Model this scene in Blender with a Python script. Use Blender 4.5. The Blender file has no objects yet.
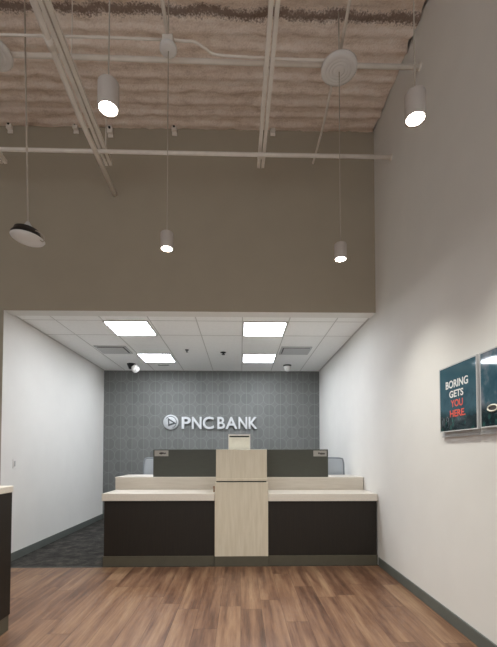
import bpy, bmesh, math, random
from mathutils import Vector, Matrix, noise
random.seed(7)
S = bpy.context.scene
C = S.collection
PI = math.pi

# ------------------------------------------------------------------ camera, world, exposure
cam_d = bpy.data.cameras.new('camera')
cam = bpy.data.objects.new('camera', cam_d)
C.objects.link(cam)
cam.location = (0, 0, 1.322)
cam.rotation_euler = (PI/2 + 0.0323, 0, -0.0199)
cam_d.sensor_fit = 'HORIZONTAL'
cam_d.sensor_width = 36
cam_d.lens = 36 * 388.5 / 497
cam_d.shift_y = (441.3 - 323.5) / 497
cam_d.clip_start = 0.05
S.camera = cam

W = bpy.data.worlds.new('world')
S.world = W
W.use_nodes = True
W.node_tree.nodes['Background'].inputs[0].default_value = (0.90, 0.95, 1.0, 1)
W.node_tree.nodes['Background'].inputs[1].default_value = 1.5

TROFFER = 27.0       # emission of the alcove panels
PEND_W = 132.0        # watts of each pendant spot
PEND_E = 30.0        # emission of the pendant lens
S.view_settings.view_transform = 'Standard'
S.view_settings.look = 'None'
S.view_settings.gamma = 1
S.view_settings.use_curve_mapping = False
S.view_settings.exposure = 0.0

# ------------------------------------------------------------------ materials
def lin(c):
    return tuple((v/255/12.92 if v/255 <= 0.04045 else ((v/255+0.055)/1.055)**2.4) for v in c) + (1,)

class N:
    """small node helper"""
    def __init__(s, name):
        s.m = bpy.data.materials.new(name); s.m.use_nodes = True
        s.t = s.m.node_tree; s.b = s.t.nodes['Principled BSDF']
    def new(s, typ, **kw):
        n = s.t.nodes.new(typ)
        for k, v in kw.items(): setattr(n, k, v)
        return n
    def put(s, sock, v):
        if v is None: return
        if hasattr(v, 'is_output'): s.t.links.new(v, sock)
        else: sock.default_value = v
    def math(s, op, a, b=None, c=None):
        n = s.new('ShaderNodeMath', operation=op)
        s.put(n.inputs[0], a); s.put(n.inputs[1], b); s.put(n.inputs[2], c)
        return n.outputs[0]
    def coord(s):
        return s.new('ShaderNodeTexCoord').outputs['Object']
    def sep(s, v):
        n = s.new('ShaderNodeSeparateXYZ'); s.put(n.inputs[0], v); return n.outputs
    def comb(s, x, y, z):
        n = s.new('ShaderNodeCombineXYZ')
        for i, v in enumerate((x, y, z)): s.put(n.inputs[i], v)
        return n.outputs[0]
    def scale(s, v, sc):
        n = s.new('ShaderNodeMapping'); s.put(n.inputs[0], v); n.inputs['Scale'].default_value = sc
        return n.outputs[0]
    def noise(s, v, sc, detail=3, rough=.5):
        n = s.new('ShaderNodeTexNoise'); s.put(n.inputs['Vector'], v)
        n.inputs['Scale'].default_value = sc; n.inputs['Detail'].default_value = detail
        n.inputs['Roughness'].default_value = rough
        return n.outputs[0]
    def ramp(s, f, stops):
        n = s.new('ShaderNodeValToRGB'); s.put(n.inputs[0], f)
        r = n.color_ramp
        while len(r.elements) < len(stops): r.elements.new(0.5)
        for e, (p, c) in zip(r.elements, stops): e.position = p; e.color = c
        return n.outputs[0]
    def mix(s, f, a, b, mode='MIX'):
        n = s.new('ShaderNodeMix', data_type='RGBA', blend_type=mode)
        s.put(n.inputs[0], f); s.put(n.inputs[6], a); s.put(n.inputs[7], b)
        return n.outputs[2]
    def bump(s, h, strength=.2, dist=.01):
        n = s.new('ShaderNodeBump'); n.inputs['Strength'].default_value = strength
        n.inputs['Distance'].default_value = dist
        s.put(n.inputs['Height'], h); s.t.links.new(n.outputs[0], s.b.inputs['Normal'])
    def fin(s, col=None, rough=.5, metal=0, spec=None):
        s.put(s.b.inputs['Base Color'], col); s.put(s.b.inputs['Roughness'], rough)
        s.put(s.b.inputs['Metallic'], metal)
        if spec is not None: s.b.inputs['Specular IOR Level'].default_value = spec
        return s.m

def mottled(name, c, amt=.06, sc=6, rough=.5, metal=0, bump=0, bsc=200, spec=None, stretch=(1, 1, 1)):
    n = N(name); v = n.scale(n.coord(), stretch)
    c = lin(c)
    lo = tuple(x*(1-amt) for x in c[:3]) + (1,); hi = tuple(min(1, x*(1+amt)) for x in c[:3]) + (1,)
    col = n.ramp(n.noise(v, sc), [(.3, lo), (.7, hi)])
    if bump: n.bump(n.noise(v, bsc), bump, .002)
    return n.fin(col, rough, metal, spec)

def glow(name, c, strength):
    n = N(name); n.fin(lin(c), .4)
    n.b.inputs['Emission Color'].default_value = lin(c)
    n.b.inputs['Emission Strength'].default_value = strength
    return n.m

M = {}
M['wall'] = mottled('white_wall_paint', (232, 229, 224), .015, 3, .75, bump=.08, spec=.3)
M['taupe'] = mottled('taupe_wall_paint', (175, 165, 147), .02, 3, .8, bump=.08, spec=.2)
M['tile'] = mottled('acoustic_tile', (250, 249, 247), .02, 30, .9, bump=.2, bsc=120)
M['grid'] = mottled('ceiling_grid_white', (205, 202, 198), .02, 10, .6)
M['base'] = mottled('grey_rubber_baseboard', (98, 102, 97), .05, 6, .55)
M['white_metal'] = mottled('white_painted_metal', (240, 232, 222), .05, 8, .5)
M['white_gloss'] = mottled('white_plastic', (232, 228, 224), .02, 8, .4)
M['pendant'] = mottled('white_pendant_body', (196, 186, 178), .02, 8, .45)
M['cord'] = mottled('pale_cord', (186, 174, 160), .04, 20, .6)
M['dark_metal'] = mottled('dark_metal', (40, 36, 33), .1, 20, .5, .5)
M['black'] = mottled('black_plastic', (18, 18, 18), .1, 20, .4)
M['void'] = mottled('dark_roof_gap', (26, 20, 17), .2, 12, .95)
M['dark_panel'] = mottled('charcoal_panel', (74, 75, 66), .04, 12, .45, stretch=(1, 1, 6))
M['kick'] = mottled('olive_grey_kick', (84, 79, 66), .06, 10, .5)
M['quartz'] = mottled('cream_solid_surface', (226, 218, 206), .03, 60, .35)
M['grey_fab'] = mottled('pale_grey_mesh', (176, 182, 188), .06, 300, .8)
M['chair_frame'] = mottled('grey_chair_frame', (132, 137, 143), .04, 30, .45)
M['steel'] = mottled('brushed_steel', (214, 215, 216), .06, 40, .34, 1, stretch=(1, 1, .05))
M['steel_dark'] = mottled('dark_emblem_metal', (84, 87, 89), .06, 40, .5, .3)
M['satin'] = mottled('satin_silver_disc', (205, 207, 208), .04, 20, .5, .25)
M['plate'] = mottled('silver_label_plate', (176, 172, 164), .05, 40, .45)
M['ink'] = mottled('dark_print', (58, 52, 50), .1, 80, .6)
M['paper'] = mottled('cream_paper', (244, 242, 228), .03, 40, .7)
M['orange'] = mottled('coral_print', (226, 84, 62), .03, 40, .5)
M['wprint'] = mottled('white_print', (232, 232, 230), .03, 40, .5)
M['gprint'] = mottled('grey_print', (112, 122, 128), .03, 40, .5)
M['brown'] = mottled('brown_peg', (128, 88, 52), .1, 40, .5)
M['vent'] = mottled('grey_vent_paint', (200, 200, 199), .03, 30, .5)
M['vent_dark'] = mottled('vent_slot_grey', (96, 96, 98), .05, 30, .7)
M['troffer'] = glow('light_panel_diffuser', (240, 247, 255), TROFFER)
M['bulb'] = glow('pendant_lens_glow', (255, 246, 232), PEND_E)
M['foot'] = mottled('grey_carpet_edge', (90, 90, 88), .1, 30, .8)

# pale wood laminate
def laminate(name, c0, c1, sx, rough):
    n = N(name); v = n.coord()
    g = n.noise(n.scale(v, sx), 1, 5, .6)
    return n.fin(n.ramp(g, [(.3, lin(c0)), (.7, lin(c1))]), rough)
M['pale_wood'] = laminate('pale_linen_laminate', (207, 196, 174), (220, 210, 191), (40, 40, 3), .45)
M['tier_wood'] = laminate('pale_tier_laminate', (206, 196, 182), (219, 210, 198), (3, 40, 40), .45)
M['dark_wood'] = laminate('espresso_laminate', (24, 17, 9), (33, 25, 15), (50, 50, 2.5), .6)

# acrylic
n = N('clear_acrylic'); n.fin((.95, .97, .97, 1), .05); n.b.inputs['Transmission Weight'].default_value = .9
n.b.inputs['IOR'].default_value = 1.2
M['acrylic'] = n.m

# plank floor
n = N('wood_plank_floor'); x, y, z = n.sep(n.coord())
PW, PL = .178, 1.22
ix = n.math('FLOOR', n.math('DIVIDE', x, PW))
wn = n.new('ShaderNodeTexWhiteNoise', noise_dimensions='1D'); n.put(wn.inputs['W'], ix)
yy = n.math('ADD', n.math('DIVIDE', y, PL), n.math('MULTIPLY', wn.outputs[0], 7.3))
iy = n.math('FLOOR', yy)
w2 = n.new('ShaderNodeTexWhiteNoise', noise_dimensions='2D'); n.put(w2.inputs['Vector'], n.comb(ix, iy, 0.0))
tone = w2.outputs[0]
gv = n.comb(n.math('MULTIPLY', x, 15.0), n.math('ADD', n.math('MULTIPLY', y, 1.15), n.math('MULTIPLY', tone, 40.0)), n.math('MULTIPLY', tone, 17.0))
g1 = n.noise(gv, 1.0, 6, .6)
gv2 = n.comb(n.math('MULTIPLY', x, 70.0), n.math('MULTIPLY', y, 3.0), tone)
g2 = n.noise(gv2, 1.0, 3, .6)
f = n.math('ADD', n.math('MULTIPLY', g1, .82), n.math('ADD', n.math('MULTIPLY', tone, .16), n.math('MULTIPLY', g2, .2)))
col = n.ramp(f, [(.34, lin((66, 46, 34))), (.5, lin((101, 72, 55))), (.62, lin((124, 93, 71))), (.8, lin((150, 121, 94)))])
fx = n.math('FRACT', n.math('DIVIDE', x, PW)); fy = n.math('FRACT', yy)
ex = n.math('MINIMUM', fx, n.math('SUBTRACT', 1.0, fx)); ey = n.math('MINIMUM', fy, n.math('SUBTRACT', 1.0, fy))
seam = n.math('MAXIMUM', n.math('LESS_THAN', ex, .011), n.math('LESS_THAN', ey, .0022))
col = n.mix(n.math('MULTIPLY', seam, .55), col, lin((60, 38, 28)))
n.bump(n.math('ADD', g2, n.math('MULTIPLY', seam, -1.5)), .08, .003)
M['floor'] = n.fin(col, n.math('ADD', .3, n.math('MULTIPLY', g1, .2)), 0, .45)

# carpet
n = N('charcoal_carpet'); v = n.coord()
a = n.noise(n.scale(v, (5, 5, 5)), 1.2, 6, .75); b = n.noise(v, 260, 2)
col = n.ramp(n.math('ADD', n.math('MULTIPLY', a, .8), n.math('MULTIPLY', b, .2)), [(.38, lin((46, 45, 43))), (.52, lin((68, 66, 63))), (.66, lin((96, 91, 85)))])
n.bump(b, .5, .004)
M['carpet'] = n.fin(col, .95, 0, .1)

# patterned grey wall covering: rounded octagon outlines in rows
n = N('patterned_grey_wallcovering'); x, y, z = n.sep(n.coord())
CW, CH, R = .236, .235, .105
u = n.math('MULTIPLY', n.math('SUBTRACT', n.math('FRACT', n.math('DIVIDE', x, CW)), .5), CW)
v = n.math('MULTIPLY', n.math('SUBTRACT', n.math('FRACT', n.math('DIVIDE', z, CH)), .5), CH)
qx = n.math('MAXIMUM', n.math('SUBTRACT', n.math('ABSOLUTE', u), CW/2 - R - .002), 0.0)
qy = n.math('MAXIMUM', n.math('SUBTRACT', n.math('ABSOLUTE', v), CH/2 - R - .001), 0.0)
d = n.math('SUBTRACT', n.math('SQRT', n.math('ADD', n.math('MULTIPLY', qx, qx), n.math('MULTIPLY', qy, qy))), R)
line = n.math('LESS_THAN', n.math('ABSOLUTE', d), .0045)
mid = n.math('LESS_THAN', n.math('ABSOLUTE', u), .005)
inside = n.math('LESS_THAN', d, 0.0)
lefth = n.math('MULTIPLY', n.math('LESS_THAN', u, 0.0), inside)
cid = n.new('ShaderNodeTexWhiteNoise', noise_dimensions='2D')
n.put(cid.inputs['Vector'], n.comb(n.math('FLOOR', n.math('DIVIDE', x, CW/2)), n.math('FLOOR', n.math('DIVIDE', z, CH)), 0.0))
base = n.mix(n.math('MULTIPLY', cid.outputs[0], inside), lin((121, 122, 119)), lin((112, 113, 110)))
fib = n.noise(n.scale(n.coord(), (160, 1, 2)), 1, 2)
base = n.mix(n.math('MULTIPLY', fib, .25), base, lin((118, 119, 119)))
base = n.mix(n.math('MULTIPLY', mid, .8), base, lin((138, 139, 136)))
base = n.mix(n.math('MULTIPLY', line, .5), base, lin((146, 148, 145)))
M['pattern'] = n.fin(base, .6, 0, .3)

# sprayed roof deck: dirty off-white coat with dark brown streak
n = N('sprayed_roof_deck'); v = n.coord(); x, y, z = n.sep(v)
a = n.noise(v, 5, 5, .65); b = n.noise(n.scale(v, (3, 14, 3)), 1, 5, .7); c = n.noise(v, 60, 3)
f = n.math('ADD', n.math('MULTIPLY', a, .4), n.math('ADD', n.math('MULTIPLY', b, .4), n.math('MULTIPLY', c, .2)))
col = n.ramp(f, [(.36, lin((212, 192, 176))), (.5, lin((244, 227, 213))), (.66, lin((254, 244, 235)))])
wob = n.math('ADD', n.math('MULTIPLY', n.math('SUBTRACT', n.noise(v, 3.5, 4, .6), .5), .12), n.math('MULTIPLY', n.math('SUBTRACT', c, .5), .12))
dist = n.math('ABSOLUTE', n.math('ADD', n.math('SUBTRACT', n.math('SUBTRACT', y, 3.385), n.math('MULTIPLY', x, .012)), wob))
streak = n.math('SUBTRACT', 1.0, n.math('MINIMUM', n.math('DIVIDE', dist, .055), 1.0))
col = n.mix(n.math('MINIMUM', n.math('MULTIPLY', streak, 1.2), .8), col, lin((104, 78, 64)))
n.bump(n.math('ADD', c, n.noise(v, 22, 4, .7)), .5, .012)
M['deck'] = n.fin(col, .95, 0, .1)

# poster prints
def poster_mat(name, light):
    n = N(name); v = n.coord(); x, y, z = n.sep(v)
    cloud = n.noise(v, 5, 4, .6)
    sky = n.ramp(n.math('ADD', cloud, n.math('MULTIPLY', z, .5)), [(.35, lin((34, 68, 84))), (.6, lin((62, 96, 110))), (.82, lin(light))])
    vo = n.new('ShaderNodeTexVoronoi'); n.put(vo.inputs['Vector'], n.scale(v, (1, 1, .7))); vo.inputs['Scale'].default_value = 26
    leaf = n.ramp(vo.outputs[0], [(.1, lin((46, 86, 80))), (.45, lin((20, 46, 50))), (.8, lin((10, 26, 32)))])
    edge = n.math('MULTIPLY', n.math('SUBTRACT', n.math('ADD', n.math('MULTIPLY', n.math('SUBTRACT', cloud, .5), .15), .15), z), 14.0)
    ed = n.new('ShaderNodeClamp'); n.put(ed.inputs[0], edge)
    n.fin(n.mix(ed.outputs[0], sky, leaf), .05, 0, .5)
    return n.m
M['poster'] = poster_mat('teal_foliage_print', (66, 100, 112))
M['poster2'] = poster_mat('teal_misty_print', (150, 150, 160))

# ------------------------------------------------------------------ builders
def box(bm, x0, x1, y0, y1, z0, z1, bev=0, mi=0):
    r = bmesh.ops.create_cube(bm, size=1)
    for v in r['verts']:
        v.co = Vector(((x0+x1)/2 + v.co.x*(x1-x0), (y0+y1)/2 + v.co.y*(y1-y0), (z0+z1)/2 + v.co.z*(z1-z0)))
    fs = {f for v in r['verts'] for f in v.link_faces}
    if bev:
        es = list({e for f in fs for e in f.edges})
        g = bmesh.ops.bevel(bm, geom=es, offset=bev, segments=2, affect='EDGES', profile=.5)
        fs = {f for f in fs if f.is_valid} | set(g['faces'])
    for f in fs: f.material_index = mi
    return fs

def B(*a, **k):
    bm = bmesh.new(); box(bm, *a, **k); return bm

def tube(bm, pts, r, seg=12, caps=True):
    pts = [Vector(p) for p in pts]; rings = []
    rr = r if isinstance(r, (list, tuple)) else [r]*len(pts)
    ref = None
    for i, p in enumerate(pts):
        d = (pts[min(i+1, len(pts)-1)] - pts[max(i-1, 0)]).normalized()
        if ref is None:
            ref = Vector((0, 0, 1)) if abs(d.z) < .9 else Vector((1, 0, 0))
        a = (ref - d*ref.dot(d)).normalized(); ref = a; b = d.cross(a)
        rings.append([bm.verts.new(p + (a*math.cos(2*PI*k/seg) + b*math.sin(2*PI*k/seg))*rr[i]) for k in range(seg)])
    for q in range(len(rings)-1):
        for k in range(seg):
            f = bm.faces.new((rings[q][k], rings[q][(k+1) % seg], rings[q+1][(k+1) % seg], rings[q+1][k])); f.smooth = True
    if caps:
        bm.faces.new(rings[0][::-1]); bm.faces.new(rings[-1])
    return bm

def T(pts, r, seg=12):
    return tube(bmesh.new(), pts, r, seg)

def lathe(prof, seg=40, mat=None):
    """profile of (radius, z) turned about z; closed at r = 0 ends"""
    bm = bmesh.new(); rings = []
    for r, z in prof:
        if r < 1e-6: rings.append([bm.verts.new((0, 0, z))])
        else: rings.append([bm.verts.new((r*math.cos(2*PI*k/seg), r*math.sin(2*PI*k/seg), z)) for k in range(seg)])
    for a, b in zip(rings, rings[1:]):
        for k in range(seg):
            k2 = (k+1) % seg
            if len(a) == 1 and len(b) == 1: continue
            if len(a) == 1: f = bm.faces.new((a[0], b[k2], b[k]))
            elif len(b) == 1: f = bm.faces.new((a[k], a[k2], b[0]))
            else: f = bm.faces.new((a[k], a[k2], b[k2], b[k]))
            f.smooth = True
    if mat is not None: bmesh.ops.transform(bm, matrix=mat, verts=bm.verts)
    return bm

def smooth_path(pts, n=8):
    P = [Vector(p) for p in pts]; out = []
    for i in range(len(P)-1):
        p0 = P[max(i-1, 0)]; p1 = P[i]; p2 = P[i+1]; p3 = P[min(i+2, len(P)-1)]
        for k in range(n):
            t = k/n
            out.append(.5*((2*p1) + (p2-p0)*t + (2*p0-5*p1+4*p2-p3)*t*t + (3*p1-p0-3*p2+p3)*t**3))
    out.append(P[-1]); return out

def root_of(o):
    while o.parent: o = o.parent
    return o

def obj(name, bm, mat, parent=None, world=False):
    me = bpy.data.meshes.new(name)
    bmesh.ops.recalc_face_normals(bm, faces=bm.faces)
    if world and parent:
        bmesh.ops.translate(bm, verts=bm.verts, vec=-root_of(parent).location)
    elif world or (parent is None):
        pass
    bm.to_mesh(me); bm.free()
    for m in (mat if isinstance(mat, list) else [mat]): me.materials.append(m)
    o = bpy.data.objects.new(name, me); C.objects.link(o)
    if parent: o.parent = parent
    return o

def tag(o, label, cat, group=None):
    o['label'] = label; o['category'] = cat
    if group: o['group'] = group
    return o

def thing(name, label, cat, loc, rz=0, group=None):
    o = bpy.data.objects.new(name, None); C.objects.link(o)
    o.location = loc; o.rotation_euler = (0, 0, rz); o.empty_display_size = .1
    return tag(o, label, cat, group)

def single(name, bm, mat, label, cat, loc, group=None):
    """one-mesh thing built in world coordinates, origin moved to loc"""
    bmesh.ops.translate(bm, verts=bm.verts, vec=-Vector(loc))
    o = obj(name, bm, mat); o.location = loc
    return tag(o, label, cat, group)

def dup(root, loc, label, rz=None, group=None):
    r = root.copy(); C.objects.link(r); r.location = loc
    if rz is not None: r.rotation_euler = (0, 0, rz)
    r['label'] = label
    if group: r['group'] = group
    for ch in list(root.children):
        c = ch.copy(); C.objects.link(c); c.parent = r
        for g in list(ch.children):
            d = g.copy(); C.objects.link(d); d.parent = c
    return r

def struct(name, bm, mat):
    o = obj(name, bm, mat); o['kind'] = 'structure'; return o

def glyph(ch, bold=0.0, depth=0.0, res=6):
    """mesh of a text string from the built-in font, upright in x-z, normalised later"""
    cu = bpy.data.curves.new('glyph', 'FONT'); cu.body = ch; cu.size = 1
    cu.offset = bold; cu.extrude = depth; cu.resolution_u = res
    o = bpy.data.objects.new('glyph', cu); C.objects.link(o)
    dg = bpy.context.evaluated_depsgraph_get()
    me = bpy.data.meshes.new_from_object(o.evaluated_get(dg))
    bm = bmesh.new(); bm.from_mesh(me)
    bpy.data.objects.remove(o); bpy.data.curves.remove(cu); bpy.data.meshes.remove(me)
    return bm

def fit(bm, x0, x1, z0, z1):
    """fit glyph (in its x-y plane) to a box in x-z; extrusion becomes y"""
    xs = [v.co.x for v in bm.verts]; ys = [v.co.y for v in bm.verts]
    ax, bx, ay, by = min(xs), max(xs), min(ys), max(ys)
    for v in bm.verts:
        x, y, z = v.co
        v.co = Vector((x0 + (x-ax)/(bx-ax)*(x1-x0), -z, z0 + (y-ay)/(by-ay)*(z1-z0)))
    return bm

# ------------------------------------------------------------------ the setting
XR, XL = 1.639, -2.828
YS, YC, YB = 4.64, 4.82, 8.05
ZC, ZD = 3.05, 5.28
HX, HY = -5.6, -4.2

struct('floor', B(HX, XR, HY, 4.61, -.1, 0), M['floor'])
struct('floor_carpet', B(XL-.15, XR, 4.61, YB, -.1, 0.0), M['carpet'])
struct('wall_right', B(XR, XR+.2, HY, YB+.2, -.1, 5.75), M['wall'])
struct('wall_alcove_left', B(XL-.15, XL, YC, YB, 0, 3.4), M['wall'])
struct('wall_alcove_back', B(XL-.15, XR, YB, YB+.2, -.1, 3.4), M['pattern'])
bm = bmesh.new()
box(bm, XL, XR, YS, YC, 3.035, 5.75); box(bm, HX, XL, YS, YC, 0, 5.75)
for f_ in bm.faces:
    c_ = f_.calc_center_median()
    if abs(f_.normal.y) < .5 and (abs(c_.z-3.035) < .01 or (abs(c_.x-XL) < .01 and f_.normal.x > .5)): f_.material_index = 1
struct('wall_front', bm, [M['taupe'], M['wall']])
struct('wall_left', B(HX-.2, HX, HY, YC, -.1, 5.75), M['wall'])
# assumed, unseen storefront wall; three openings made tall to light the upper hall
bm = bmesh.new()
box(bm, HX, XR, HY-.2, HY, 4.6, 5.75)
for a, b in ((HX, -5.0), (-3.1, -2.9), (-1.0, -.8), (1.1, XR)): box(bm, a, b, HY-.2, HY, 0, 4.6)
struct('wall_back', bm, M['wall'])

# corrugated sprayed deck
bm = bmesh.new()
xs = [HX, -4.5, -3.6] + [-3.0 + i*.046 for i in range(int((1.6+3.0)/.046)+1)] + [1.62]
ys = [HY + i*.15 for i in range(37)]; ys = [y_ for y_ in ys if y_ < 1.4] + [1.4 + i*.018 for i in range(int((YS-1.4)/.018)+1)] + [YS]
def ridge(y_):
    t = (y_ / .15) % 1.0
    return .014 * max(0, min(1, (abs(t-.5)-.14)/.12))
grid = []
for j, y_ in enumerate(ys):
    row = []
    for i, x_ in enumerate(xs):
        p = Vector((x_, y_, 0))
        dz = .016*noise.noise(p*5) + .013*noise.noise(p*16)
        if abs(y_-3.36) < .07: dz += .028*(1-abs(y_-3.36)/.07)
        xx = x_
        if i == len(xs)-1: xx = min(1.638, 1.632 + .034*noise.noise(p*6))
        row.append(bm.verts.new((xx, y_, ZD + ridge(y_) + dz)))
    grid.append(row)
for j in range(len(ys)-1):
    for i in range(len(xs)-1):
        bm.faces.new((grid[j][i], grid[j+1][i], grid[j+1][i+1], grid[j][i+1])).smooth = True
struct('ceiling', bm, M['deck'])
struct('ceiling_void', B(HX-.2, XR+.2, HY-.2, YC, 5.62, 5.75), M['void'])

# alcove suspended ceiling: tiles with an exposed grid
bm = bmesh.new()
box(bm, XL, XR, YC, YB, ZC, ZC+.05)
GX = [-2.39, -1.785, -1.18, -.575, .02, .625, 1.232]; GY = [5.01, 5.625]
for g in GX: box(bm, g-.006, g+.006, YC, YB, ZC-.003, ZC+.01, mi=1)
for g in GY: box(bm, XL, XR, g-.006, g+.006, ZC-.002, ZC+.01, mi=1)
for a in ((XL, XL+.02, YC, YB), (XR-.02, XR, YC, YB), (XL, XR, YC, YC+.02), (XL, XR, YB-.02, YB)): box(bm, *a, ZC-.006, ZC+.01, mi=1)
struct('ceiling_alcove', bm, [M['tile'], M['grid']])

def baseboard(name, *a):
    bm = bmesh.new(); box(bm, *a, bev=.004); struct(name, bm, M['base'])
baseboard('baseboard_right', XR-.013, XR, HY, 4.60, 0, .10)
baseboard('baseboard_left', XL, XL+.013, YS-.012, YB, 0, .10)
baseboard('baseboard_back', XL, XR, YB-.013, YB, 0, .10)
baseboard('baseboard_front', HX, XL, YS-.013, YS, 0, .10)
bm = bmesh.new(); box(bm, XL, -1.62, 4.60, 4.622, 0, .004)
struct('trim_1', bm, M['foot'])

# ------------------------------------------------------------------ teller counter
t = thing('teller_counter', 'long bank teller counter with dark fronts, cream stepped tops and pale centre', 'counter', (0, 5.1, 0))
def part(name, bm, m): return obj(name, bm, M[m], t, world=True)
CYF = 4.63
part('cabinet_front', B(-1.612, -.306, CYF+.012, 5.10, .118, .765, bev=.002), 'dark_wood')
part('cabinet_front', B(.324, 1.622, CYF+.012, 5.10, .118, .765, bev=.002), 'dark_wood')
part('kick_plate', B(-1.618, -.306, CYF, 5.10, 0, .118, bev=.002), 'kick')
part('kick_plate', B(.324, 1.626, CYF, 5.10, 0, .118, bev=.002), 'kick')
part('ledge', B(-1.636, -.308, CYF-.01, 5.15, .767, .853, bev=.004), 'quartz')
part('ledge', B(.326, 1.632, CYF-.01, 5.15, .760, .846, bev=.004), 'quartz')
bm = bmesh.new(); box(bm, -1.645, -.29, 5.15, 5.172, .60, 1.0); box(bm, -1.645, -1.623, 5.172, 5.74, 0, 1.0)
part('tier_front', bm, 'tier_wood')
bm = bmesh.new(); box(bm, .305, 1.63, 5.15, 5.172, .60, .995); box(bm, 1.608, 1.63, 5.172, 5.74, 0, .995)
part('tier_front', bm, 'tier_wood')
part('tier_top', B(-1.65, -.29, 5.148, 5.76, 1.0, 1.019, bev=.003), 'quartz')
part('tier_top', B(.305, 1.634, 5.148, 5.76, .995, 1.014, bev=.003), 'quartz')
for a, b, z0 in ((-1.154, -.295, 1.019), (.31, 1.162, 1.014)):
    sc = part('privacy_screen', B(a, b, 5.152, 5.18, z0, 1.381, bev=.003), 'dark_panel')
bm = bmesh.new(); box(bm, -.306, .324, 4.606, 5.172, .118, .985, bev=.003)
part('pedestal', bm, 'pale_wood')
part('kick_plate', B(-.306, .324, 4.604, 5.1, 0, .118, bev=.002), 'kick')
part('reveal', B(-.29, .305, 4.64, 5.15, .985, 1.0), 'black')
bm = bmesh.new(); box(bm, -.294, .311, 4.608, 5.74, 1.0, 1.03, bev=.004); box(bm, -.294, .311, 4.622, 5.74, 1.028, 1.374, bev=.004)
part('pedestal_top', bm, 'pale_wood')

# label plates on the screens (each screwed to its screen)
def plate(label, x0, x1, z0, z1, marks):
    p = thing('label_plate', label, 'sign plate', ((x0+x1)/2, 5.151, z0), group='label plates on the dark screens')
    obj('plate', B(x0, x1, 5.1455, 5.1515, z0, z1, bev=.0015), M['plate'], p, world=True)
    bm = bmesh.new()
    for a, b, c, d in marks:
        box(bm, x0+a*(x1-x0), x0+b*(x1-x0), 5.144, 5.146, z0+c*(z1-z0), z0+d*(z1-z0), bev=.0004)
    obj('print', bm, M['ink'], p, world=True)
plate('small silver label plate at upper left corner of left dark screen', -1.136, -.955, 1.291, 1.367,
      ((.34, .42, .38, .62), (.42, .56, .32, .68), (.56, .66, .40, .66), (.67, .74, .36, .60), (.75, .82, .40, .62)))
plate('small silver label plate at upper right corner of right dark screen', .965, 1.142, 1.288, 1.366,
      ((.36, .47, .40, .68), (.50, .58, .34, .60), (.59, .68, .32, .62), (.69, .78, .34, .58), (.79, .86, .36, .56)))

# paper sign standing on the pedestal
p = thing('desk_sign', 'cream paper sign with dark top bar standing on pale centre pedestal', 'sign', (-.018, 4.82, 1.3745))
obj('holder_foot', B(-.15, .114, 4.79, 4.88, 1.3745, 1.378, bev=.001), M['acrylic'], p, world=True)
obj('holder', B(-.154, .118, 4.812, 4.818, 1.378, 1.566, bev=.001), M['white_gloss'], p, world=True)
obj('paper', B(-.146, .110, 4.8105, 4.8125, 1.380, 1.552), M['paper'], p, world=True)
obj('header_bar', B(-.140, .103, 4.809, 4.8108, 1.528, 1.546), M['ink'], p, world=True)

# small peg on the ledge beside the pedestal
p = thing('counter_peg', 'small brown peg standing on left ledge against the pale pedestal', 'peg', (-.328, 4.80, .853))
obj('post', T([(0, 0, 0), (0, 0, .058)], .009), M['brown'], p)
obj('cap', lathe([(0, .056), (.013, .057), (.014, .064), (.010, .072), (0, .074)], 20), M['brown'], p)

# ------------------------------------------------------------------ desk at the left edge
t = thing('greeting_desk', 'dark stand-up desk end with cream top at left edge of the photo', 'desk', (-2.1, 2.2, 0))
part('cabinet', B(-2.42, -1.738, 1.45, 3.004, .115, 1.03, bev=.003), 'dark_wood')
part('kick_plate', B(-2.40, -1.744, 1.47, 2.998, 0, .115, bev=.002), 'kick')
part('top', B(-2.45, -1.731, 1.42, 3.008, 1.03, 1.080, bev=.005), 'quartz')

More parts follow.
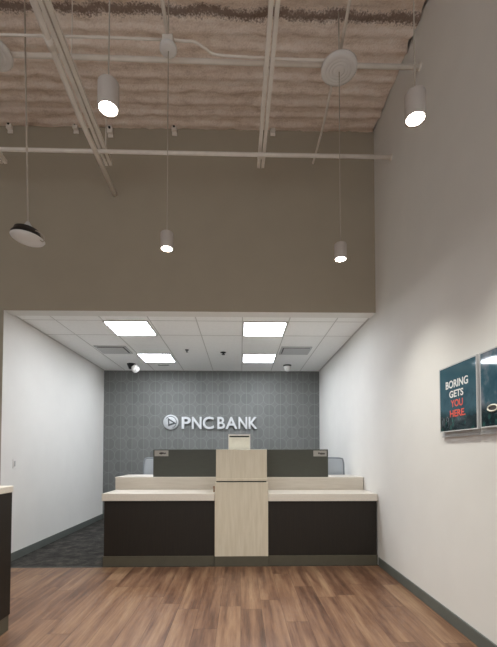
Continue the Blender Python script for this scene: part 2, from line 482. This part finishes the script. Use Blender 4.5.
# ------------------------------------------------------------------ teller stools behind the counter
def stool(loc, label, rz):
    s = thing('teller_stool', label, 'chair', loc, rz, 'teller stools behind the counter')
    # seat
    bm = bmesh.new(); box(bm, -.235, .235, -.22, .22, .66, .74, bev=.03)
    obj('seat', bm, M['grey_fab'], s)
    # backrest: rounded panel, slightly curved, facing -y... the back is at +y locally rotated per stool
    bk = bmesh.new(); nx, nz = 14, 14
    def pt(i, k, off):
        u_ = -1 + 2*i/nx; w_ = -1 + 2*k/nz
        su = u_ * (1 - .10*max(0, w_)**4) ; zz = w_ * (1 - .05*abs(u_)**6)
        return Vector((su*.205, -.22 + .03*u_*u_*-1 + off + .03, 1.035 + zz*.225))
    g0 = [[bk.verts.new(pt(i, k, 0)) for i in range(nx+1)] for k in range(nz+1)]
    g1 = [[bk.verts.new(pt(i, k, -.018)) for i in range(nx+1)] for k in range(nz+1)]
    for k in range(nz):
        for i in range(nx):
            bk.faces.new((g0[k][i], g0[k][i+1], g0[k+1][i+1], g0[k+1][i])).smooth = True
            bk.faces.new((g1[k][i], g1[k+1][i], g1[k+1][i+1], g1[k][i+1])).smooth = True
    loop = [(0, i) for i in range(nx)] + [(k, nx) for k in range(nz)] + [(nz, i) for i in range(nx, 0, -1)] + [(k, 0) for k in range(nz, 0, -1)]
    for a, b in zip(loop, loop[1:]+loop[:1]):
        bk.faces.new((g0[a[0]][a[1]], g1[a[0]][a[1]], g1[b[0]][b[1]], g0[b[0]][b[1]]))
    edge = [pt(i, k, -.009) for k, i in loop]
    obj('backrest', bk, M['grey_fab'], s)
    fr = bmesh.new(); tube(fr, edge + edge[:1], .013, 8, caps=False)
    obj('back_frame', fr, M['chair_frame'], s)
    obj('back_bar', T(smooth_path([(0, 0, .655), (0, -.2, .66), (0, -.245, .75), (0, -.215, .95)]), .02), M['chair_frame'], s)
    obj('column', T([(0, 0, .10), (0, 0, .42), (0, 0, .425), (0, 0, .66)], [.028, .028, .018, .018]), M['dark_metal'], s)
    ring = [(.2*math.cos(a*PI/12), .2*math.sin(a*PI/12), .30) for a in range(25)]
    bm = bmesh.new(); tube(bm, ring, .011, 8, caps=False)
    for a in (0, 2*PI/3, 4*PI/3): tube(bm, [(.025*math.cos(a), .025*math.sin(a), .30), (.2*math.cos(a), .2*math.sin(a), .30)], .008, 8)
    obj('foot_ring', bm, M['steel'], s)
    for k in range(5):
        a = 2*PI*k/5 + .3; ca, sa = math.cos(a), math.sin(a)
        lg = obj('leg', T([(.02*ca, .02*sa, .11), (.27*ca, .27*sa, .072)], [.024, .016]), M['black'], s)
        bm = bmesh.new()
        for o_ in (-.011, .011):
            c_ = Vector((.27*ca, .27*sa, .029)); n_ = Vector((-sa, ca, 0))
            tube(bm, [c_+n_*(o_-.007), c_+n_*(o_+.007)], .029, 16)
        tube(bm, [(.27*ca, .27*sa, .03), (.27*ca, .27*sa, .075)], .008, 8)
        obj('caster', bm, M['black'], lg)
    return s
st = stool((-1.23, 6.02, 0), 'pale grey stool back showing left of the left dark screen', 0)
dup(st, (1.335, 6.02, 0), 'pale grey stool back showing right of the right dark screen, by white wall', 0)

# ------------------------------------------------------------------ wall sign
t = thing('wall_sign', 'raised brushed metal letters and round emblem on grey patterned wall', 'sign', (-.6, YB, 1.84))
def sx(z_): return -1.217 + (z_-106)/380*1.564
for ch, a, b in (('P', 106, 150), ('N', 157, 205), ('C', 211, 266), ('B', 284, 322), ('A', 325, 384), ('N', 390, 434), ('K', 441, 486)):
    bm = fit(glyph(ch, .018, .018), sx(a), sx(b), 1.836 - (.004 if ch == 'C' else 0), 2.085 + (.004 if ch == 'C' else 0))
    ys_ = [v.co.y for v in bm.verts]; bmesh.ops.translate(bm, verts=bm.verts, vec=(0, YB-.012-max(ys_), 0))
    obj('letter', bm, M['steel'], t, world=True)
for z_ in (130, 181, 238, 303, 355, 412, 463):
    obj('standoff', T([(sx(z_)-.035, YB-.014, 1.96), (sx(z_)-.035, YB, 1.96)], .004, 8), M['steel'], t, world=True)
EX, EZ, ER = -1.443, 1.975, .155
rot = Matrix.Translation((EX, YB, EZ)) @ Matrix.Rotation(PI/2, 4, 'X')
em = obj('emblem_disc', lathe([(0, 0), (ER, 0), (ER, .032), (ER-.004, .036), (0, .036)], 56, rot), M['satin'], t, world=True)
# darker ring segment and the nested triangle mark
def poly(pts, y0, y1):
    bm = bmesh.new(); a = [bm.verts.new((EX+x_, y0, EZ+z_)) for x_, z_ in pts]; b = [bm.verts.new((EX+x_, y1, EZ+z_)) for x_, z_ in pts]
    bm.faces.new(a); bm.faces.new(b[::-1])
    for i in range(len(pts)):
        j = (i+1) % len(pts); bm.faces.new((a[i], b[i], b[j], a[j]))
    return bm
obj('emblem_triangle', poly([(-.062, .092), (-.050, -.085), (.122, -.028)], YB-.042, YB-.034), M['steel_dark'], em, world=True)
obj('emblem_triangle', poly([(-.026, .034), (-.024, -.036), (.050, -.014)], YB-.047, YB-.041), M['satin'], em, world=True)
bm = bmesh.new()
tube(bm, [(EX+(.118)*math.cos(a), YB-.038, EZ+.118*math.sin(a)) for a in [math.radians(-70+i*14) for i in range(16)]], .007, 8)
obj('emblem_arc', bm, M['steel_dark'], em, world=True)

# ------------------------------------------------------------------ alcove ceiling fixtures
def troffer(x0, y0, label):
    p = thing('ceiling_light', label, 'ceiling light', (x0+.295, y0+.3, ZC), group='square light panels in the alcove ceiling')
    bm = bmesh.new()
    for a in ((-.295, .295, -.3, -.28), (-.295, .295, .28, .3), (-.295, -.275, -.28, .28), (.275, .295, -.28, .28)): box(bm, *a, -.012, .004)
    obj('frame', bm, M['grid'], p)
    obj('diffuser', B(-.276, .276, -.281, .281, -.008, .004), M['troffer'], p)
    return p
lp = troffer(-1.80, 5.02, 'bright square light panel, front left of the four in alcove ceiling')
dup(lp, (-1.505, 6.965, ZC), 'bright square light panel, back left of the four in alcove ceiling')
dup(lp, (.322, 5.32, ZC), 'bright square light panel, front right of the four in alcove ceiling')
dup(lp, (.322, 6.965, ZC), 'bright square light panel, back right of the four in alcove ceiling')

def diffuser(cx, cy, label):
    p = thing('air_vent', label, 'air vent', (cx, cy, ZC), group='square air diffusers in the alcove ceiling')
    bm = bmesh.new()
    for a in ((-.25, .25, -.23, -.20), (-.25, .25, .20, .23), (-.25, -.22, -.2, .2), (.22, .25, -.2, .2)): box(bm, *a, -.016, .0, bev=.003)
    obj('frame', bm, M['vent'], p)
    obj('face_plate', B(-.205, .205, -.195, .175, -.030, -.022, bev=.002), M['vent'], p)
    obj('backing', B(-.22, .22, -.2, .2, -.006, -.001), M['vent_dark'], p)
    return p
dv = diffuser(-2.10, 6.42, 'grey square air vent in alcove ceiling, left of the light panels')
dup(dv, (.905, 6.42, ZC), 'grey square air vent in alcove ceiling, right of the light panels')

def smallvent(loc):
    bm = bmesh.new(); x_, y_, z_ = loc
    box(bm, x_-.11, x_+.11, y_-.03, y_+.03, z_-.008, z_, bev=.002)
    for k in range(3): box(bm, x_-.10, x_+.10, y_-.022+k*.016, y_-.012+k*.016, z_-.011, z_-.007, mi=1)
    single('slot_vent', bm, [M['vent'], M['vent_dark']], 'tiny slot vent in alcove ceiling behind the back left light panel', 'air vent', loc)
smallvent((-1.50, 7.52, ZC))

# turret camera with dark arm, left
p = thing('security_camera', 'white turret security camera on black mount, left end of alcove ceiling', 'security camera', (-2.10, 7.45, ZC))
obj('mount', lathe([(0, 0), (.085, 0), (.08, -.02), (.06, -.06), (.045, -.10), (0, -.105)], 28), M['black'], p)
mt = Matrix.Translation((.085, -.05, -.10)) @ Matrix.Rotation(-.6, 4, 'Y') @ Matrix.Rotation(.5, 4, 'X')
hs = obj('housing', lathe([(0, .065), (.04, .06), (.068, .025), (.074, -.01), (.066, -.055), (.04, -.074), (0, -.076)], 28, mt), M['white_gloss'], p)
obj('lens', lathe([(0, -.083), (.022, -.082), (.025, -.075), (.025, -.065)], 20, mt), M['vent_dark'], hs)
# mini dome, right
p = thing('dome_camera', 'small white dome camera with dark collar, right end of alcove ceiling', 'security camera', (.905, 7.50, ZC))
obj('collar', lathe([(0, 0), (.078, 0), (.078, -.022), (.066, -.026), (0, -.027)], 28), M['black'], p)
obj('dome', lathe([(0, -.024), (.07, -.026), (.07, -.06), (.055, -.10), (.03, -.122), (0, -.127)], 28), M['white_gloss'], p)
# sprinkler heads
def sprinkler(loc, label, m, r):
    p = thing('fire_sprinkler', label, 'sprinkler', loc)
    obj('escutcheon', lathe([(0, 0), (r, 0), (r, -.006), (r*.5, -.016), (0, -.018)], 24), M[m], p)
    obj('deflector', lathe([(0, -.018), (r*.25, -.018), (r*.25, -.034), (r*.62, -.036), (r*.6, -.040), (0, -.042)], 20), M[m], p)
sprinkler((-.30, 6.57, ZC), 'small black ceiling sprinkler head near middle of alcove ceiling', 'black', .05)
sprinkler((-.895, 6.42, ZC), 'tiny grey ceiling sprinkler head right of the back left light panel', 'vent_dark', .032)

# light switch
p = thing('light_switch', 'white light switch on left alcove wall above the desk', 'light switch', (XL, 4.915, 1.20))
obj('plate', B(0, .006, -.036, .036, -.058, .058, bev=.002), M['white_gloss'], p)
obj('rocker', B(.005, .011, -.016, .016, -.033, .033, bev=.002), M['grid'], p)

# ------------------------------------------------------------------ posters on the right wall
PK = (XR-.042)/XR      # the panels stand a little off the wall
def PY(y_): return y_*PK
def PZ(z_): return 1.322+(z_-1.322)*PK
def poster(name, y0, y1, z0, z1, label, m):
    p = thing(name, label, 'poster', (XR-.035, (y0+y1)/2, z0), group='posters on the right wall')
    h = (y1-y0)/2
    obj('panel', B(-.006, .004, -h, h, 0, z1-z0, bev=.0015), M[m], p)
    for yy_ in (-h+.05, h-.05):
        for zz_ in (.05, z1-z0-.05): obj('standoff', T([(.004, yy_, zz_), (.035, yy_, zz_)], .009, 12), M['steel'], p)
    bm = bmesh.new(); e = .008
    for a in ((-h-e, -h, -e, z1-z0+e), (h, h+e, -e, z1-z0+e), (-h, h, -e, 0), (-h, h, z1-z0, z1-z0+e)):
        box(bm, -.008, .008, a[0], a[1], a[2], a[3])
    obj('acrylic_edge', bm, M['vent'], p)
    return p
p1 = poster('poster', PY(2.659), PY(3.150), PZ(1.503), PZ(2.006), 'teal poster with white and coral words, left of the two on right wall', 'poster')
def words(par, txt, ya, yb, z0, z1, m):
    """ya > yb: text runs along -y on the face looking to -x"""
    bm = fit(glyph(txt, .024, .001), 0, ya-yb, z0, z1)
    for v in bm.verts:
        x_, y_, z_ = v.co; v.co = Vector((XR-.035-.0068+y_*.3, PY(ya-x_), PZ(z_)))
    obj('lettering', bm, M[m], par, world=True)
words(p1, 'BORING', 3.060, 2.756, 1.832, 1.893, 'wprint')
words(p1, 'GETS', 3.010, 2.818, 1.757, 1.812, 'wprint')
words(p1, 'YOU', 2.990, 2.826, 1.683, 1.738, 'orange')
words(p1, 'HERE.', 3.005, 2.795, 1.606, 1.660, 'orange')
bm = bmesh.new(); fx_ = XR-.0425
def stroke(pts): tube(bm, smooth_path([(fx_, PY(y_), PZ(z_)) for y_, z_ in pts], 5), .0022, 6)
stroke([(3.128, 1.535), (3.118, 1.592), (3.108, 1.545), (3.094, 1.605), (3.080, 1.530)])
stroke([(3.020, 1.60), (3.045, 1.61), (3.050, 1.585), (3.028, 1.578), (3.020, 1.60), (3.022, 1.55), (3.036, 1.53)])
obj('scribble', bm, M['gprint'], p1, world=True)
p2 = poster('poster', PY(2.12), PY(2.610), PZ(1.505), PZ(2.004), 'misty teal poster cut off by the right edge of the photo', 'poster2')
bm = bmesh.new()
for cy_, r_ in ((2.425, .048), (2.295, .050)):
    ring = [(fx_, cy_ + r_*math.cos(a), 1.614 + r_*.42*math.sin(a)) for a in [i*PI/14 for i in range(29)]]
    tube(bm, ring, .005, 8, caps=False)
tube(bm, [(fx_, 2.377, 1.617), (fx_, 2.345, 1.617)], .004, 8)
obj('goggle_print', bm, M['paper'], p2, world=True)
bm = bmesh.new()
for cy_, r_ in ((2.425, .042), (2.295, .044)):
    vs = [bm.verts.new((fx_+.0005, cy_ + r_*math.cos(i*PI/14), 1.614 + r_*.42*math.sin(i*PI/14))) for i in range(28)]
    bm.faces.new(vs)
    r2 = bmesh.ops.extrude_face_region(bm, geom=list(bm.faces)[-1:])
    bmesh.ops.translate(bm, verts=[v for v in r2['geom'] if isinstance(v, bmesh.types.BMVert)], vec=(.001, 0, 0))
obj('goggle_lens_print', bm, M['ink'], p2, world=True)
p = thing('poster_rail', 'pale grey strip on right wall below the two posters', 'wall rail', (XR, 2.6, 1.455))
obj('strip', B(XR-.012, XR, 2.10, 3.10, 1.452, 1.500, bev=.002), M['vent'], p, world=True)
obj('lip', B(XR-.016, XR-.012, 2.10, 3.10, 1.452, 1.462), M['vent'], p, world=True)

# ------------------------------------------------------------------ pendants
ZP = 3.05
ZQ = 4.76
def pendant(loc, label, cr, rings, group='cylinder pendants over the hall'):
    """origin at the lens centre; canopy overhead"""
    p = thing('pendant_light', label, 'pendant light', loc, group=group)
    H = ZQ-ZP
    obj('lamp_body', lathe([(.045, .004), (.052, 0), (.0525, .004), (.0525, .133), (.049, .138), (.012, .14), (.010, .16), (0, .16)], 40), M['pendant'], p)
    obj('lens', lathe([(0, .006), (.0445, .006), (.046, .012), (0, .013)], 40), M['bulb'], p)
    obj('cord', T([(0, 0, .15), (0, 0, H+.02)], .0036, 8), M['cord'], p)
    if rings:
        pr = [(0, -.016), (.03*cr/.165, -.016)]
        for q in (.055, .085, .115):
            q *= cr/.165
            pr += [(q-.004, -.014), (q, -.008), (q+.004, -.010)]
        pr += [(cr-.015, -.006), (cr, .004), (cr, .03), (0, .034)]
    else:
        pr = [(0, -.008), (cr*.8, -.006), (cr, .004), (cr, .025), (cr*.9, .03), (0, .03)]
    obj('canopy', lathe(pr, 48, Matrix.Translation((0, 0, H))), M['white_gloss'], p)
    obj('junction_box', B(-.045, .045, -.045, .045, H+.03, H+.10, bev=.006), M['white_metal'], p)
    obj('hanger', T([(0, 0, H+.1), (0, 0, 5.30-ZP)], .006, 8), M['cord'], p)
    li = bpy.data.lights.new('pendant_bulb', 'SPOT'); li.energy = PEND_W; li.color = (1, 1, .93)
    li.spot_size = math.radians(116); li.spot_blend = 1; li.shadow_soft_size = .045
    lo = bpy.data.objects.new('pendant_bulb', li); C.objects.link(lo); lo.parent = p; lo.location = (0, 0, -.004)
    return p
pb = pendant((-.615, 3.188, ZP-.03), 'lit white cylinder pendant over left half of counter, small round canopy above', .072, False)
pc = pendant((.872, 3.33, ZP-.03), 'lit white cylinder pendant over right half of counter, below large ringed canopy', .157, True)
dup(pb, (-.670, 1.92, ZP+.008), 'large near lit white cylinder pendant just right of the left ceiling strut')
dup(pb, (.907, 1.948, ZP+.008), 'large near lit white cylinder pendant in front of right wall')
dup(pc, (-2.125, 3.25, ZP-.03), 'white round pendant canopy cut off by the left edge of the photo')

# tilted dish pendant
p = thing('dish_pendant', 'unlit tilted white dish with black rim hanging on long cord at left', 'pendant light', (-1.80, 3.26, 3.137))
tm = Matrix.Rotation(.10, 4, 'Y') @ Matrix.Rotation(.02, 4, 'X')
obj('dish', lathe([(0, -.032), (.048, -.031), (.095, -.023), (.125, -.008), (.133, .004), (.128, .009), (0, .011)], 44, tm), M['white_gloss'], p)
obj('rim_collar', lathe([(.117, .004), (.119, .030), (.104, .046), (.098, .072), (0, .074)], 44, Matrix.Rotation(.08, 4, 'Y') @ Matrix.Translation((-.012, 0, 0))), M['black'], p)
obj('cone', lathe([(.060, .070), (.045, .09), (.026, .12), (.012, .145), (0, .147)], 32), M['vent'], p)
obj('cord', T([(0, 0, .12), (-.067, 0, 5.31-3.135)], .007, 8), M['cord'], p)
obj('wire', T(smooth_path([(.06, -.03, .055), (.11, -.05, .035), (.155, -.05, .0), (.162, -.045, -.03), (.14, -.03, -.04), (.115, -.02, -.02)]), .0035, 8), M['cord'], p)

# ------------------------------------------------------------------ struts, pipes, conduits under the deck
def strut(x0, y1, x1, y0, label):
    """double channel running from (x1,y0) near the viewer to (x0,y1)"""
    p = thing('ceiling_strut', label, 'ceiling strut', (x0, y1, 4.62), group='double ceiling struts')
    dx = x1-x0; dy = y0-y1
    for o_ in (-.024, .024):
        bm = bmesh.new()
        fs = box(bm, -.017, .017, dy, 0, 0, .041)
        for v in bm.verts: v.co.x += o_ + dx*(v.co.y/dy if dy else 0)
        obj('channel', bm, [M['white_metal'], M['dark_metal']], p)
    for k in (.12, 1.10, 2.2, 3.3):
        if -k < dy: continue
        xx = dx*(-k/dy)
        bm = bmesh.new(); box(bm, xx-.045, xx+.045, -k-.03, -k+.03, .035, .05); tube(bm, [(xx, -k, .04), (xx, -k, .69)], .005, 8)
        obj('hanger_rod', bm, M['white_metal'], p)
    return p
strut(.228, 4.38, .262, 1.2, 'double white ceiling strut running into depth right of centre')
strut(-1.515, 4.38, -1.37, 1.2, 'double white ceiling strut running into depth at left, beside a round pipe')
strut(-2.700, 4.37, -2.62, 1.2, 'double ceiling strut of which only the tip shows at left edge')

def pipe(name, pts, r, label, cat='pipe', m='white_metal', extra=None, group=None):
    p0 = Vector(pts[0]); t_ = thing(name, label, cat, p0, group=group)
    q = obj('run', T(pts, r, 14), M[m], t_, world=True)
    if extra: extra(t_)
    return t_
def couplings(pts, r):
    def f(t_):
        for a, b in pts: obj('coupling', T([a, b], r, 14), M['white_metal'], t_, world=True)
    return f
pipe('sprinkler_pipe', [(HX, 4.15, 4.62), (-2.594, 4.132, 4.60), (-.446, 4.13, 4.585), (XR, 4.10, 4.553)], .021, 'lower horizontal white pipe crossing the hall to right wall',
     extra=couplings([((XR-.012, 4.10, 4.553), (XR, 4.10, 4.553))], .033))
pipe('sprinkler_pipe', [(HX, 3.36, 4.83), (-2.123, 3.353, 4.84), (.054, 3.385, 4.84), (XR, 3.414, 4.86)], .021, 'upper horizontal white pipe close under the roof deck',
     extra=couplings([((XR-.012, 3.414, 4.86), (XR, 3.414, 4.86))], .033))
pipe('ceiling_pipe', [(-1.40, 1.2, 4.462), (-1.44, 2.618, 4.462), (-1.505, 3.587, 4.462), (-1.526, YS, 4.462)], .026, 'round white pipe running into depth along the left strut',
     extra=couplings([((-1.458, 2.86, 4.462), (-1.463, 2.94, 4.462))], .031))
ZK = 4.81
pipe('conduit', [(HX, 3.16, ZK), (-1.885, 3.165, ZK), (-1.098, 3.168, ZK), (-.665, 3.186, ZK+.01)], .0105, 'thin conduit running left from the small round canopy', 'conduit', group='thin conduits at the canopies')
pipe('conduit', smooth_path([(-.565, 3.186, ZK+.01), (-.47, 3.184, ZK), (-.39, 3.19, ZK), (-.302, 3.245, ZK), (-.20, 3.293, ZK), (.211, 3.311, ZK), (.60, 3.318, ZK), (.822, 3.325, ZK+.01)], 4), .0105, 'thin bent conduit joining the small and the large canopies', 'conduit', group='thin conduits at the canopies')
pipe('conduit', [(-.600, 1.2, ZK+.01), (-.608, 2.889, ZK+.01), (-.614, 3.135, ZK+.02)], .016, 'conduit running towards viewer from the small round canopy', 'conduit', group='thin conduits at the canopies')
pipe('conduit', [(.80, 1.2, ZK+.01), (.838, 2.86, ZK+.01), (.868, 3.275, ZK+.02)], .013, 'conduit running towards viewer from the large ringed canopy', 'conduit', group='thin conduits at the canopies')
pipe('loose_cable', smooth_path([(.853, 3.43, 4.776), (.848, 3.50, 4.772), (.85, 3.6, 4.768), (.87, 3.9, 4.80), (.880, 4.2, 4.84), (.884, YS, 4.885)]), .012, 'loose white cable sloping from large ringed canopy to taupe wall', 'cable', extra=None)

# beam clips along the deck edge
def clip(x_, z_, label):
    p = thing('beam_clip', label, 'bracket', (x_, YS, z_), group='small clips along the deck edge')
    bm = bmesh.new(); box(bm, -.03, .03, -.05, 0, -.02, .06, bev=.004); box(bm, -.03, .03, -.012, 0, -.05, -.02)
    obj('clip', bm, M['white_metal'], p)
    obj('bolt', T([(0, -.062, .03), (0, -.045, .03)], .014, 6), M['dark_metal'], p)
    return p
c0 = clip(-.81, 5.25, 'small white clip with dark bolt below the deck, between left strut and centre')
dup(c0, (-2.79, 5.25, 5.25)[:1] + (YS, 5.25), 'small white clip with dark bolt at left end of deck edge')
dup(c0, (-2.00, YS, 5.26), 'small white clip with dark bolt just left of the left strut')
dup(c0, (-1.585, YS, 5.22), 'small white clip with dark bolt just right of the left strut')
dup(c0, (.39, YS, 5.27), 'small white clip with dark bolt right of the centre strut')
